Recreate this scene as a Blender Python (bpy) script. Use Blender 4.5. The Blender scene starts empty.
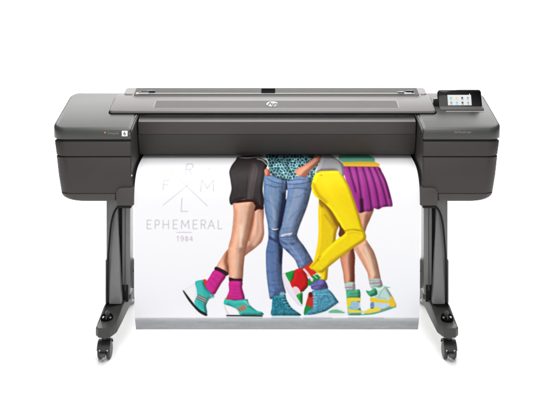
import bpy, math, random
import numpy as np
random.seed(3)
S = bpy.context.scene
COL = S.collection
CAMD, CAMH, F, CX, YH = 3.2, 1.492, 778.0, 277.0, -10.0

def sc(Y): return F / (CAMD + Y)
def X(px, Y): return (px - CX) / sc(Y)
def Z(py, Y): return CAMH - (py - YH) / sc(Y)

# ------------------------------------------------------------------ materials
def lin(c):
    c = c / 255.0
    return c / 12.92 if c <= 0.04045 else ((c + 0.055) / 1.055) ** 2.4

def mat(name, col, rough=0.5, metal=0.0, spec=0.5, noise=0.0, nscale=300, bump=0.0, bscale=900, coat=0.0, emis=None):
    m = bpy.data.materials.new(name); m.use_nodes = True
    nt = m.node_tree; b = nt.nodes['Principled BSDF']
    if isinstance(col, (int, float)): col = (col, col, col)
    b.inputs['Base Color'].default_value = (*col, 1)
    b.inputs['Roughness'].default_value = rough
    b.inputs['Metallic'].default_value = metal
    b.inputs['Specular IOR Level'].default_value = spec
    b.inputs['Coat Weight'].default_value = coat
    if emis:
        b.inputs['Emission Color'].default_value = (*col, 1); b.inputs['Emission Strength'].default_value = emis
    tc = nt.nodes.new('ShaderNodeTexCoord')
    if noise:
        n = nt.nodes.new('ShaderNodeTexNoise'); n.inputs['Scale'].default_value = nscale; n.inputs['Detail'].default_value = 5
        nt.links.new(tc.outputs['Object'], n.inputs['Vector'])
        r = nt.nodes.new('ShaderNodeMapRange')
        r.inputs['To Min'].default_value = rough - noise; r.inputs['To Max'].default_value = rough + noise
        nt.links.new(n.outputs['Fac'], r.inputs['Value']); nt.links.new(r.outputs['Result'], b.inputs['Roughness'])
        mx = nt.nodes.new('ShaderNodeMix'); mx.data_type = 'RGBA'
        mx.inputs['A'].default_value = (*[c * 0.9 for c in col], 1); mx.inputs['B'].default_value = (*[min(1, c * 1.1) for c in col], 1)
        nt.links.new(n.outputs['Fac'], mx.inputs['Factor']); nt.links.new(mx.outputs['Result'], b.inputs['Base Color'])
    if bump:
        n2 = nt.nodes.new('ShaderNodeTexNoise'); n2.inputs['Scale'].default_value = bscale; n2.inputs['Detail'].default_value = 2
        nt.links.new(tc.outputs['Object'], n2.inputs['Vector'])
        bp = nt.nodes.new('ShaderNodeBump'); bp.inputs['Strength'].default_value = bump; bp.inputs['Distance'].default_value = 0.0006
        nt.links.new(n2.outputs['Fac'], bp.inputs['Height']); nt.links.new(bp.outputs['Normal'], b.inputs['Normal'])
    return m

M = {}
M['charcoal'] = mat('charcoal_plastic', (0.034, 0.029, 0.028), 0.55, spec=0.4, noise=0.04, nscale=14, bump=0.25)
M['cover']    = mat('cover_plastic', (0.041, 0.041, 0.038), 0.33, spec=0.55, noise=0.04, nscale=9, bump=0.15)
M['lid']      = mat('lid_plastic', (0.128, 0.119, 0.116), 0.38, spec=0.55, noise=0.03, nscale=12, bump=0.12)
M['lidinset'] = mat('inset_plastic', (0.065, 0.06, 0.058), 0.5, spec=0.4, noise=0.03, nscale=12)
M['rear']     = mat('rear_plastic', (0.05, 0.048, 0.046), 0.5, spec=0.3, noise=0.03, nscale=12)
M['panel']    = mat('panel_plastic', (0.053, 0.047, 0.045), 0.50, spec=0.35, noise=0.04, nscale=10, bump=0.2)
M['ledge']    = mat('ledge_plastic', (0.20, 0.188, 0.184), 0.42, spec=0.5, noise=0.03, nscale=12)
M['cheek']    = mat('cheek_plastic', (0.035, 0.032, 0.03), 0.5, spec=0.4, noise=.04, nscale=14)
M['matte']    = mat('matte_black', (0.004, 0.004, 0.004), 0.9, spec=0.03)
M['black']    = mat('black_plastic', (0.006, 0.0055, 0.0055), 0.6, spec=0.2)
M['gloss']    = mat('glossy_black', (0.004, 0.004, 0.004), 0.12, spec=0.3)
M['metal']    = mat('painted_steel', (0.145, 0.145, 0.143), 0.45, spec=0.5, metal=0.2, noise=0.05, nscale=30, bump=0.1)
M['blade']    = mat('brushed_blade', (0.155, 0.155, 0.155), 0.42, metal=0.35, noise=0.05, nscale=25)
M['darksteel']= mat('dark_steel', (0.05, 0.05, 0.05), 0.5, noise=0.05, nscale=30)
M['foot']     = mat('foot_plastic', (0.036, 0.036, 0.033), 0.55, spec=0.4, noise=0.05, nscale=40, bump=0.3)
M['rubber']   = mat('caster_rubber', (0.022, 0.022, 0.021), 0.45, spec=0.5, noise=0.05, nscale=60)
M['chrome']   = mat('chrome', 0.45, 0.3, metal=1.0)
M['white']    = mat('white_print', 0.8, 0.5)
M['emblem']   = mat('emblem_white', 0.5, 0.4)
M['greytext'] = mat('grey_print', (0.22, 0.21, 0.2), 0.5)
M['orange']   = mat('orange_print', (0.6, 0.2, 0.08), 0.5)
M['screen']   = mat('lit_screen', (0.55, 0.575, 0.565), 0.2, emis=0.22)
M['trim']     = mat('light_trim', (0.30, 0.29, 0.285), 0.4)
M['studio']   = mat('white_studio', 0.96, 0.9, spec=0.1)
ICONC = {'t': (0.15, .5, .5), 'g': (0.25, .25, .27), 'k': (0.05, .05, .06), 'o': (.75, .45, .2), 'b': (.2, .4, .7), 'r': (.7, .2, .2)}
for k, c in ICONC.items(): M['ic' + k] = mat('icon_' + {'t':'teal','g':'grey','k':'black','o':'orange','b':'blue','r':'red'}[k], c, .4, emis=.1)

# ------------------------------------------------------------------ mesh helpers
def link(name, verts, faces, m, parent=None, smooth=True, ang=35):
    me = bpy.data.meshes.new(name); me.from_pydata([tuple(v) for v in verts], [], faces); me.validate()
    import bmesh
    bm = bmesh.new(); bm.from_mesh(me); bmesh.ops.recalc_face_normals(bm, faces=bm.faces); bm.to_mesh(me); bm.free()
    me.materials.append(m)
    if smooth:
        me.shade_smooth(); me.set_sharp_from_angle(angle=math.radians(ang))
    o = bpy.data.objects.new(name, me); COL.objects.link(o)
    if parent: o.parent = parent
    return o

class MB:
    """collects several shapes into one mesh"""
    def __init__(s): s.v = []; s.f = []
    def add(s, v, f):
        n = len(s.v); s.v += [tuple(p) for p in v]; s.f += [tuple(i + n for i in q) for q in f]; return s
    def loft(s, rings, cap=True):
        n = len(rings[0]); v = [p for r in rings for p in r]; f = []
        for k in range(len(rings) - 1):
            for i in range(n):
                j = (i + 1) % n
                f.append((k * n + i, k * n + j, (k + 1) * n + j, (k + 1) * n + i))
        if cap:
            f.append(tuple(range(n))[::-1]); f.append(tuple((len(rings) - 1) * n + i for i in range(n)))
        return s.add(v, f)
    def rbox(s, x0, x1, y0, y1, z0, z1, r=0.004):
        """box with rounded vertical corners and chamfered top and bottom edges"""
        r = min(r, (x1-x0)/2.01, (y1-y0)/2.01, (z1-z0)/2.01); R = []
        for z, e in ((z0, r), (z0 + r*.3, r*.3), (z0 + r, 0), (z1 - r, 0), (z1 - r*.3, r*.3), (z1, r)):
            R.append([(x, y, z) for x, y in rrect(x0 + e, x1 - e, y0 + e, y1 - e, [max(r - e, r*.15)] * 4, 4)])
        return s.loft(R)
    def prism_x(s, prof, x0, x1, e=0.0):
        """profile in (y,z) swept along x, ends eased by e"""
        cy = sum(p[0] for p in prof) / len(prof); cz = sum(p[1] for p in prof) / len(prof)
        def ring(x, q):
            return [(x, cy + (y - cy) * q, cz + (z - cz) * q) for y, z in prof]
        if e: return s.loft([ring(x0, .985), ring(x0 + e, 1), ring(x1 - e, 1), ring(x1, .985)])
        return s.loft([ring(x0, 1), ring(x1, 1)])
    def cyl(s, a, b, r, n=24, r2=None, bev=0.0):
        import mathutils
        a = mathutils.Vector(a); b = mathutils.Vector(b); d = (b - a).normalized()
        u = d.orthogonal().normalized(); w = d.cross(u); r2 = r if r2 is None else r2
        def ring(c, rr): return [tuple(c + u * rr * math.cos(t * 2 * math.pi / n) + w * rr * math.sin(t * 2 * math.pi / n)) for t in range(n)]
        if bev: R = [ring(a, r - bev), ring(a + d * bev * .3, r - bev * .3), ring(a + d * bev, r), ring(b - d * bev, r2), ring(b - d * bev * .3, r2 - bev * .3), ring(b, r2 - bev)]
        else: R = [ring(a, r), ring(b, r2)]
        return s.loft(R)
    def tube(s, pts, r, n=10):
        import mathutils
        P = [mathutils.Vector(p) for p in pts]; R = []
        for i, p in enumerate(P):
            d = (P[min(i + 1, len(P) - 1)] - P[max(i - 1, 0)]).normalized()
            u = d.cross(mathutils.Vector((0.3, 1, 0.1))).normalized(); w = d.cross(u)
            R.append([tuple(p + u * r * math.cos(t * 2 * math.pi / n) + w * r * math.sin(t * 2 * math.pi / n)) for t in range(n)])
        return s.loft(R)
    def build(s, name, m, parent=None, **k): return link(name, s.v, s.f, m, parent, **k)

def rrect(x0, x1, y0, y1, rad, n=6):
    """rounded rectangle; radii in order (x0,y0) (x1,y0) (x1,y1) (x0,y1)"""
    out = []
    for (cx, cy, sx, sy, a0, r) in ((x0, y0, 1, 1, 180, rad[0]), (x1, y0, -1, 1, 270, rad[1]), (x1, y1, -1, -1, 0, rad[2]), (x0, y1, 1, -1, 90, rad[3])):
        for i in range(n + 1):
            a = math.radians(a0 + 90 * i / n)
            out.append((cx + sx * r + r * math.cos(a), cy + sy * r + r * math.sin(a)))
    return out

def spline(P, per=8):
    P = [np.array(p, float) for p in P]; out = []
    for i in range(len(P) - 1):
        p0 = P[max(i - 1, 0)]; p1 = P[i]; p2 = P[i + 1]; p3 = P[min(i + 2, len(P) - 1)]
        for k in range(per):
            t = k / per
            out.append(.5 * (2 * p1 + (p2 - p0) * t + (2 * p0 - 5 * p1 + 4 * p2 - p3) * t * t + (3 * p1 - p0 - 3 * p2 + p3) * t ** 3))
    out.append(P[-1]); return out

def text(name, body, size, m, loc, rot, parent, ext=0.0004, shear=0.0, sx=1.0, align='LEFT', off=0.0):
    cu = bpy.data.curves.new(name, 'FONT'); cu.body = body; cu.size = size; cu.extrude = ext; cu.shear = shear; cu.offset = off
    cu.align_x = align; cu.align_y = 'CENTER'; cu.resolution_u = 3
    t = bpy.data.objects.new(name, cu); COL.objects.link(t)
    bpy.context.view_layer.update()
    me = bpy.data.meshes.new_from_object(t.evaluated_get(bpy.context.evaluated_depsgraph_get()))
    bpy.data.objects.remove(t)
    me.materials.clear(); me.materials.append(m)
    o = bpy.data.objects.new(name, me); COL.objects.link(o)
    o.location = loc; o.rotation_euler = rot; o.scale = (sx, 1, 1); o.parent = parent
    return o

# ------------------------------------------------------------------ the printer
printer = bpy.data.objects.new('large_format_printer', None); COL.objects.link(printer)
printer['label'] = 'dark grey wide-format floor printer on two wheeled legs with small touch screen at top right'
printer['category'] = 'printer'

SL = 0.3226
def zt(y): return 0.927 + SL * (max(y, 0.0) - 0.02)      # sloping top of the end modules
def zl(y): return zt(y) + 0.012                            # top of the lid
def onlid(py, off=0.0):                                    # depth at which the lid shows at row py
    A = CAMH - 0.012 - 0.927 + SL * 0.02 - off
    return (A * F - (py - YH) * CAMD) / (SL * F + (py - YH))

def module(sg):
    def orient(pts): return [(sg * x, y, z) for x, y, z in pts]
    xi = 0.601
    def ring(xo, y0, y1, e, z, ro=0.06, ri=0.008, rb=0.045):
        P = rrect(xi + e, xo - e, y0 + e, y1 - e, [max(ri - e, .001), max(ro - e, .002), max(rb - e, .002), max(ri - e, .001)], 8)
        return orient([(x, y, z(y) if callable(z) else z) for x, y in P])
    # top cover
    R = [ring(.930, 0, .335, .004, .877), ring(.931, 0, .335, .0012, .878), ring(.932, 0, .335, 0, .881)]
    R.append(ring(.932, 0, .335, 0, lambda y: max(zt(y) - .013, .884)))
    for a in (22, 45, 67, 90):
        e = .013 * (1 - math.cos(math.radians(a))); d = .013 * (1 - math.sin(math.radians(a)))
        R.append(ring(.932, 0, .335, e, lambda y, d=d: zt(y) - d))
    cover = MB().loft(R).build('top_cover', M['cover'], printer)
    # seam strip (dark) between cover and drawer band
    MB().loft([ring(.923, .006, .40, 0, .866), ring(.923, .006, .40, 0, .879)]).build('seam_strip', M['black'], printer)
    # drawer band
    R = [ring(.922, .002, .42, .002, .8075), ring(.9225, .002, .42, 0, .8095), ring(.929, 0, .42, 0, .863), ring(.929, 0, .42, .0015, .866), ring(.929, 0, .42, .006, .8685)]
    MB().loft(R).build('ink_drawer', M['charcoal'], printer)
    MB().loft([ring(.917, .007, .42, 0, .80), ring(.917, .007, .42, 0, .81)]).build('seam_strip', M['black'], printer)
    # main side cover
    R = [ring(.902, .004, .45, .002, .6535), ring(.903, .004, .45, 0, .6555), ring(.913, .002, .45, 0, .72), ring(.922, .002, .45, 0, .800), ring(.922, .002, .45, .0015, .8022), ring(.922, .002, .45, .005, .8035)]
    MB().loft(R).build('side_cover', M['charcoal'], printer)
    # lower trim, rounding in underneath
    MB().loft([ring(.894, .010, .45, 0, .645), ring(.894, .010, .45, 0, .656)]).build('seam_strip', M['black'], printer)
    R = []
    for k in range(9):
        a = math.radians(90 * k / 8)
        R.append(ring(.901 - .062 * (1 - math.sin(a)) , .004 + .012 * (1 - math.sin(a)) ** 2, .45, 0, .651 - .031 * math.cos(a), ro=.055))
    R.append(ring(.901, .004, .45, .002, .6525, ro=.055))
    MB().loft(R).build('lower_trim', M['panel'], printer)
    # inner cheek plate of the module, dark, reaching to the back
    MB().loft([orient([(x, y, z) for x, y, z in q]) for q in (
        [(.600, .012, .66), (.600, .50, .66), (.600, .50, .93), (.600, .33, .99), (.600, .012, .905)],
        [(.612, .012, .66), (.612, .50, .66), (.612, .50, .93), (.612, .33, .99), (.612, .012, .905)])]).build('cheek_plate', M['cheek'], printer)
    # rear housing
    R = [ring(.87, .44, .56, 0, .66), ring(.87, .32, .56, 0, .68), ring(.88, .32, .56, 0, .93), ring(.88, .32, .54, .01, .95)]
    MB().loft(R).build('rear_housing', M['charcoal'], printer)
    return cover

cover_l = module(-1); cover_r = module(1)

# paler strip paints in the lit bevel of the module walls beside the recess
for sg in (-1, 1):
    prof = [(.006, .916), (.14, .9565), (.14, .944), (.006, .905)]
    m = MB(); m.loft([[(sg * x, y, z) for y, z in prof] for x in (.5965, .601)]); m.build('wall_lit_edge', M['lidinset'], printer)

# centre front panel: light ledge, upper facet, lower facet
m = MB(); m.prism_x([(.1235, .9285), (.126, .9335), (.131, .9375), (.150, .9495), (.20, .955), (.30, .955), (.30, .92), (.14, .919)], -.592, .592, .004)
m.build('panel_ledge', M['ledge'], printer)
m = MB(); m.prism_x([(.1255, .9268), (.1265, .920), (.138, .8735), (.30, .873), (.30, .9268)], -.594, .594, .003)
m.build('upper_front_panel', M['panel'], printer)
pr = [(.1385, .872), (.146, .855), (.168, .795), (.174, .782), (.182, .777), (.20, .777), (.30, .79), (.30, .872)]
MB().prism_x(pr, -.596, .596, .003).build('lower_front_panel', M['charcoal'], printer)
# platen the sheet runs over
curve = [(.34, .772), (.28, .770), (.213, .764), (.163, .757), (.105, .751), (.070, .744), (.036, .722), (.011, .692), (.001, .661), (0, .63), (0, .5), (0, .35), (.001, .25), (.006, .18), (.022, .12), (.045, .076)]
pl = [(.34, .760), (.213, .753), (.165, .747), (.11, .740), (.10, .70), (.10, .665), (.5, .665), (.5, .76)]
MB().prism_x(pl, -.5985, .5985).build('platen', M['black'], printer)
MB().rbox(-.60, .60, .30, .54, .765, .95, .01).build('rear_housing', M['charcoal'], printer)

# lid -------------------------------------------------------------
lx0, lx1 = -.7185, .681
def lring(e, dz, x0=lx0, x1=lx1, y0=.130, y1=.292, r=(.012, .012, .03, .03), f=zl):
    return [(x, y, f(y) + dz) for x, y in rrect(x0 + e, x1 - e, y0 + e, y1 - e, [max(q - e, .001) for q in r], 6)]
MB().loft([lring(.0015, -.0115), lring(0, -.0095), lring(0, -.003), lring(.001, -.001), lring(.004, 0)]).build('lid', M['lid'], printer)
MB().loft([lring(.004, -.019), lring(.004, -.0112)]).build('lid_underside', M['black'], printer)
MB().loft([lring(-.0045, -.0125, y1=.300), lring(-.0045, -.0098, y1=.300)]).build('lid_shadow_ring', M['matte'], printer)  # black ring put in for the shadow outline round the lid
for a, b in ((124.5, 141), (409, 426)):
    MB().loft([lring(0, d, X(a, .3), X(b, .3), .282, .343, (.012,) * 4) for d in (-.03, .0015)] + [lring(.002, .0035, X(a, .3), X(b, .3), .282, .343, (.012,) * 4)]).build('lid_end_cap', M['ledge'], printer)
# inset strip
ya, yb = onlid(108.3), onlid(101.0)
xa, xb = X(155.5, .2), X(397, .2)
MB().loft([lring(-.003, -.0005, xa, xb, ya, yb, (.012,) * 4), lring(-.003, .0008, xa, xb, ya, yb, (.012,) * 4), lring(-.001, .0012, xa, xb, ya, yb, (.012,) * 4)]).build('inset_rim', M['trim'], printer)
strip = MB().loft([lring(0, .0, xa, xb, ya, yb, (.010,) * 4), lring(0, .0016, xa, xb, ya, yb, (.010,) * 4)]).build('inset_strip', M['lidinset'], printer)
# emblem
tilt = math.atan(SL)
ye = onlid(104.6); ex = X(272.3, ye)
em = MB().cyl((0, 0, 0), (0, 0, .0015), .0255, 40, bev=.0006).build('emblem', M['emblem'], strip)
em.location = (ex, ye, zl(ye) + .0016); em.rotation_euler = (tilt, 0, 0)
t = text('emblem_letters', 'hp', .044, M['lidinset'], (ex, ye - .001, zl(ye) + .0035), (tilt, 0, 0), strip, shear=.3, align='CENTER', off=.0012)

# rear cover with the grip
y0 = onlid(97.3)
def f2(y): return zl(y)
rx0, rx1 = X(132.5, y0), X(420.5, y0)
rg = lambda e, dz: lring(e, dz, rx0, rx1, y0, .345, (.018, .018, .01, .01))
MB().loft([rg(-.0035, -.03), rg(-.0035, .0012), rg(-.002, .002)]).build('rear_cover_rim', M['trim'], printer)
rc = MB().loft([rg(.002, -.03), rg(.002, .003), rg(.004, .0045), rg(.007, .005)]).build('rear_cover', M['rear'], printer)
MB().loft([[(x, y, z) for x, y, z in lring(.002, .006, rx0 + .02, rx1 - .02, onlid(95.5), onlid(94.4), (.002,) * 4)],
           lring(.002, .0075, rx0 + .02, rx1 - .02, onlid(95.5), onlid(94.4), (.002,) * 4)]).build('lip_highlight', M['trim'], rc)  # pale strip paints in the highlight on the cover's front lip
for (a, b) in ((94.9, 92.9), (92.0, 90.3)):
    ga, gb = onlid(a), onlid(b)
    MB().loft([lring(0, .004, X(261.3, ga), X(275.2, ga), ga, gb, (.003,) * 4), lring(.0, .008, X(261.3, ga), X(275.2, ga), ga, gb, (.003,) * 4)]).build('grip', M['matte'], rc)
# hinges at both ends of the rear cover
for (a, b, c, d) in ((139, 150, 141, 155), (397.5, 404, 406, 413.5)):
    q = onlid(93.4)
    MB().rbox(X(a, q), X(b, q), q - .016, q + .004, zl(q) - .004, zl(q) + .009, .003).build('hinge', M['darksteel'], printer)
    MB().rbox(X(c, q), X(d, q), q - .006, q + .016, zl(q) - .002, zl(q) + .012, .003).build('hinge', M['black'], printer)
for (a, b) in ((136, 149), (404, 412)):
    q = onlid(94.6); MB().rbox(X(a, q), X(b, q), q - .006, q + .004, zl(q), zl(q) + .0085, .002).build('hinge_pad', M['white'], printer)

# control panel ----------------------------------------------------
cpx0, cpx1 = X(437, .22), X(480.3, .22)
cyb = .185; czb = zt(cyb) + .002
th = math.radians(18)      # leans back
def cp(u, v, w):           # u across, v up the face, w out of the face
    return (u, cyb + v * math.sin(th) - w * math.cos(th), czb + v * math.cos(th) + w * math.sin(th))
hh = .077
R = []
for w, e in ((-.024, .004), (-.022, .0015), (-.018, 0), (-.003, 0), (-.001, .001), (0, .003)):
    R.append([cp(u, v, w) for u, v in rrect(cpx0 + e, cpx1 - e, e, hh - e, [.006, .006, .012, .012], 6)])
cpn = MB().loft(R).build('control_panel', M['gloss'], printer)
su0, su1, sv0, sv1 = cpx0 + .0415, cpx1 - .046, .008, .0535
MB().loft([[cp(u, v, w) for u, v in rrect(su0, su1, sv0, sv1, [.001] * 4, 3)] for w in (-.001, .0008)]).build('touch_screen', M['screen'], cpn)
ic = 'tkokgbkg'
for r in range(2):
    for c in range(4):
        u = su0 + (c + .6) * (su1 - su0) / 4.2; v = sv1 - .012 - r * .021 - .001
        k = [['t', 'o', 'k', 'g'], ['g', 'b', 'k', 'g']][r][c]
        mm = MB(); h = .0042
        if c % 2 == 0: mm.loft([[cp(u + a, v + b, w) for a, b in rrect(-h, h, -h, h, [.0015] * 4, 3)] for w in (.0008, .0012)])
        else: mm.loft([[cp(u + h * math.cos(q * math.pi / 8), v + h * math.sin(q * math.pi / 8), w) for q in range(16)] for w in (.0008, .0012)])
        mm.loft([[cp(u + a, v - .0085 + b, w) for a, b in rrect(-.005, .005, -.0009, .0009, [.0003] * 4, 2)] for w in (.0008, .0011)])
        mm.build('screen_icon', M['ic' + k], cpn)
MB().loft([[cp(su1 - .006 + a, sv1 + .003 + b, w) for a, b in rrect(-.002, .002, -.002, .002, [.001] * 4, 3)] for w in (0, .0006)]).build('status_light', M['white'], cpn)
# its hinge and dock
MB().rbox(cpx0 - .016, cpx0 + .03, cyb + .010, cyb + .045, zt(cyb) - .006, zt(cyb) + .036, .005).build('panel_hinge', M['black'], printer)
def tring(x0, x1, y0, y1, r, dz, e=0): return [(x, y, zt(y) + dz) for x, y in rrect(x0 + e, x1 - e, y0 + e, y1 - e, [r] * 4, 5)]
MB().loft([tring(cpx0 + .003, cpx1 + .002,   .160, .215, .006, -.002), tring(cpx0 + .003, cpx1 + .002,   .160, .215, .006, .003), tring(cpx0 + .003, cpx1 + .002, .160, .215, .004, .005, .003)]).build('panel_dock', M['lidinset'], printer)
MB().loft([tring(cpx0 + .024, cpx1 - .002, .147, .152, .002, -.001), tring(cpx0 + .024, cpx1 - .002, .147, .152, .002, .0012)]).build('dock_highlight', M['trim'], printer)  # pale strip paints in the highlight along the dock groove

# front markings ---------------------------------------------------
fr = (math.radians(90), 0, 0)
MB().cyl((X(105, 0), -.0002, Z(132.6, 0)), (X(105, 0), .002, Z(132.6, 0)), .0034, 20).build('model_mark', M['orange'], cover_l)
text('model_lettering', 'DesignJet', .0125, M['greytext'], (X(107.6, 0), -.0008, Z(133.2, 0)), fr, cover_l)
MB().rbox(X(121.8, 0), X(127.6, 0), -.0012, .002, Z(136.3, 0), Z(130.8, 0), .0008).build('white_badge', M['white'], cover_l)
text('badge_numeral', '6', .022, M['black'], (X(124.7, 0), -.0018, Z(133.5, 0)), fr, cover_l, align='CENTER')
MB().rbox(X(128.8, 0), X(130.4, 0), -.0008, .002, Z(134.0, 0), Z(133.3, 0), .0003).build('front_tick', M['greytext'], cover_l)
text('model_lettering', 'Z6 PostScript', .0125, M['greytext'], (X(462.5, 0), -.0008, Z(132.2, 0)), fr, cover_r, align='CENTER')

# stand ------------------------------------------------------------
def stand(sg):
    def mir(mb): mb.v = [(sg * x, y, z) for x, y, z in mb.v]; return mb
    # bracket under the module (coordinates written for the right side)
    R = [[(x, -.006 + dy, z) for x, z in rrect(.588 + e, .661 - e, .6065 + e, .679 - e, [.003, .006, .022, .003], 6)] for dy, e in ((0, .003), (.001, .001), (.003, 0), (.14, 0))]
    mir(MB().loft(R)).build('stand_bracket', M['panel'], printer)
    mir(MB().rbox(.600, .655, .0, .15, .594, .608, .002)).build('bracket_pad', M['black'], printer)
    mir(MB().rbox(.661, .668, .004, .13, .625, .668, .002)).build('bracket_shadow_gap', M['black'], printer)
    # inner column with a groove line and a dark rear web
    mir(MB().rbox(.627, .662, .12, .20, .19, .62, .003)).build('inner_column', M['metal'], printer)
    mir(MB().rbox(.6455, .649, .117, .122, .21, .60, .001)).build('column_groove', M['darksteel'], printer)
    mir(MB().rbox(.660, .676, .135, .22, .17, .63, .002)).build('column_web', M['black'], printer)
    # outer column
    mir(MB().rbox(.676, .7245, .10, .21, .168, .63, .004)).build('outer_column', M['metal'], printer)
    # tapered blade in front of it
    mb = MB(); R = []
    for z, xi_, xo_, y in ((.172, .655, .7075, .072), (.25, .660, .7075, .080), (.34, .664, .705, .086), (.45, .670, .699, .092), (.56, .676, .688, .097)):
        R.append([(x, yy, z) for x, yy in rrect(xi_, xo_, y, .108, [.004, .006, .001, .001], 4)])
    mir(mb.loft(R)).build('leg_blade', M['blade'], printer)
    mir(MB().rbox(.716, .7255, .088, .12, .168, .35, .002)).build('leg_edge', M['darksteel'], printer)
    # cable down the leg
    P = spline([(.655, .096, .583), (.672, .088, .575), (.687, .082, .553), (.6985, .08, .51), (.705, .08, .45), (.711, .076, .36), (.714, .074, .27), (.713, .070, .18)], 6)
    mir(MB().tube(P, .0042)).build('cable', M['black'], printer)
    # spool rod reaching in behind the sheet
    mir(MB().cyl((.50, .105, .585), (.668, .105, .585), .006, bev=.001)).build('rod', M['darksteel'], printer)
    # dark shoe at the foot of the column
    mir(MB().rbox(.629, .682, .15, .34, .160, .235, .004)).build('column_shoe', M['foot'], printer)
    mir(MB().rbox(.634, .664, .118, .16, .16, .235, .004)).build('shoe_step', M['black'], printer)
    # foot: chamfered nose
    plan = [(.643, .60), (.644, .05), (.646, -.060), (.664, -.106), (.711, -.106), (.7245, -.088), (.7245, .05), (.7245, .60)]
    cx = .688; cy = .24
    def fr_(q, z, top=False):
        return [(cx + (x - cx) * q, cy + (y - cy) * (1 - (1 - q) * .1), z - (.024 * min(1, max(0, (.05 - y) / .13)) if top else 0)) for x, y in plan]
    ft = mir(MB().loft([fr_(.93, .108), fr_(1, .112), fr_(1, .162, True), fr_(.985, .166, True), fr_(.94, .170, True)])).build('foot', M['foot'], printer, ang=25)
    # socket and brake bolt on the sloping nose
    mir(MB().cyl((.692, -.030, .150), (.692, -.034, .1620), .0245, 28, bev=.001)).build('socket', M['matte'], ft)
    mir(MB().cyl((.690, -.030, .160), (.690, -.034, .184), .0085, 18, bev=.0015)).build('bolt', M['rubber'], ft)
    mir(MB().rbox(.688, .6925, -.058, -.012, .158, .172, .002)).build('socket_rib', M['rubber'], ft)
    for dx in (-.013, .014): mir(MB().cyl((.690 + dx, -.043, .161), (.690 + dx, -.044, .1655), .005, 14, bev=.001)).build('screw', M['chrome'], ft)
    for yc in (-.045, .545):
        c = (.697, yc)
        hood = MB()
        hood.cyl((c[0], c[1] - .0, .080), (c[0], c[1], .112), .013, 20)
        n = 14; rg_ = []
        for xw in (-.0095, .0095):
            rg_.append([(c[0] + xw, c[1] - .004 + .030 * math.cos(a), .038 + .036 * math.sin(a)) for a in [math.pi * (-.12 + 1.24 * i / n) for i in range(n + 1)]] )
        hood.loft(rg_)
        # fork shroud over both wheels
        rg_ = []
        for xw in (-.026, -.0245, .0245, .026):
            q = .0385 if abs(xw) < .0255 else .0365
            outer = [(c[0] + xw, c[1] + q * math.cos(a), .040 + q * math.sin(a)) for a in [math.pi * (.10 + .85 * i / n) for i in range(n + 1)]]
            inner = [(c[0] + xw, c[1] + .0345 * math.cos(a), .040 + .0345 * math.sin(a)) for a in [math.pi * (.10 + .85 * (n - i) / n) for i in range(n + 1)]]
            rg_.append(outer + inner)
        hood.loft(rg_)
        co = mir(hood).build('caster', M['rubber'], printer)
        for dx in (-.0175, .0175):
            wv = MB()
            prof = [(-.0085, .012), (-.0085, .026), (-.007, .0315), (-.004, .0332), (.004, .0332), (.007, .0315), (.0085, .026), (.0085, .012)]
            wv.loft([[(c[0] + dx + p, c[1] + rr * math.cos(a * 2 * math.pi / 40), .0332 + rr * math.sin(a * 2 * math.pi / 40)) for a in range(40)] for p, rr in prof])
            mir(wv).build('wheel', M['rubber'], co)
        mir(MB().rbox(c[0] - .010, c[0] + .012, c[1] - .047, c[1] - .034, .022, .038, .003)).build('brake_lever', M['darksteel'], co)
        mir(MB().cyl((c[0] - .017, c[1] - .0385, .047), (c[0] - .017, c[1] - .030, .047), .003, 12)).build('screw', M['chrome'], co)
        mir(MB().cyl((c[0] + .014, c[1] - .0385, .047), (c[0] + .014, c[1] - .030, .047), .003, 12)).build('screw', M['chrome'], co)
stand(-1); stand(1)
MB().rbox(-.64, .64, .165, .195, .20, .325, .004).build('cross_beam', M['metal'], printer)
for sg in (-1, 1): MB().cyl((sg * .617, .160, .278), (sg * .617, .166, .278), .0042, 16, bev=.0008).build('beam_screw', M['black'], printer)
MB().cyl((-.605, .012, Z(175.7, .01)), (-.597, .012, Z(175.7, .01)), .0045, 14).build('side_screw', M['chrome'], printer)

# ------------------------------------------------------------------ the printed sheet
# Artwork laid out in sheet units: 1 unit = 1/243.1 m across, rows likewise down the sheet.
RES = 3.2; SSP = 2
AX0, AX1, AY0, AY1 = 132.0, 422.0, 148.0, 332.0
W = int((AX1 - AX0) * RES * SSP); H = int((AY1 - AY0) * RES * SSP); K = RES * SSP
gx = AX0 + (np.arange(W) + .5) / K; gy = AY0 + (np.arange(H) + .5) / K
GX, GY = np.meshgrid(gx, gy)
rng = np.random.RandomState(5)
def vnoise(scx, scy, seed=0):
    r = np.random.RandomState(seed); a = r.rand(int((AY1 - AY0) / scy) + 4, int((AX1 - AX0) / scx) + 4)
    fx = (GX - AX0) / scx; fy = (GY - AY0) / scy; ix = fx.astype(int); iy = fy.astype(int); tx = fx - ix; ty = fy - iy
    tx = tx * tx * (3 - 2 * tx); ty = ty * ty * (3 - 2 * ty)
    return (a[iy, ix] * (1 - tx) + a[iy, ix + 1] * tx) * (1 - ty) + (a[iy + 1, ix] * (1 - tx) + a[iy + 1, ix + 1] * tx) * ty
N_f = vnoise(.7, .7, 1); N_m = vnoise(2.2, 2.2, 2); N_l = vnoise(6, 6, 3); N_v = vnoise(.6, 9, 4)
IMG = np.ones((H, W, 3)) * np.array([252, 252, 254.])
tt = np.clip((GY - 230) / 88, 0, 1)[..., None]
IMG -= tt * np.array([5, 5, 2.])
side = np.clip((GX - 330) / 90, 0, 1)[..., None] * tt; IMG -= side * np.array([3, 2, 1.])

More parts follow.
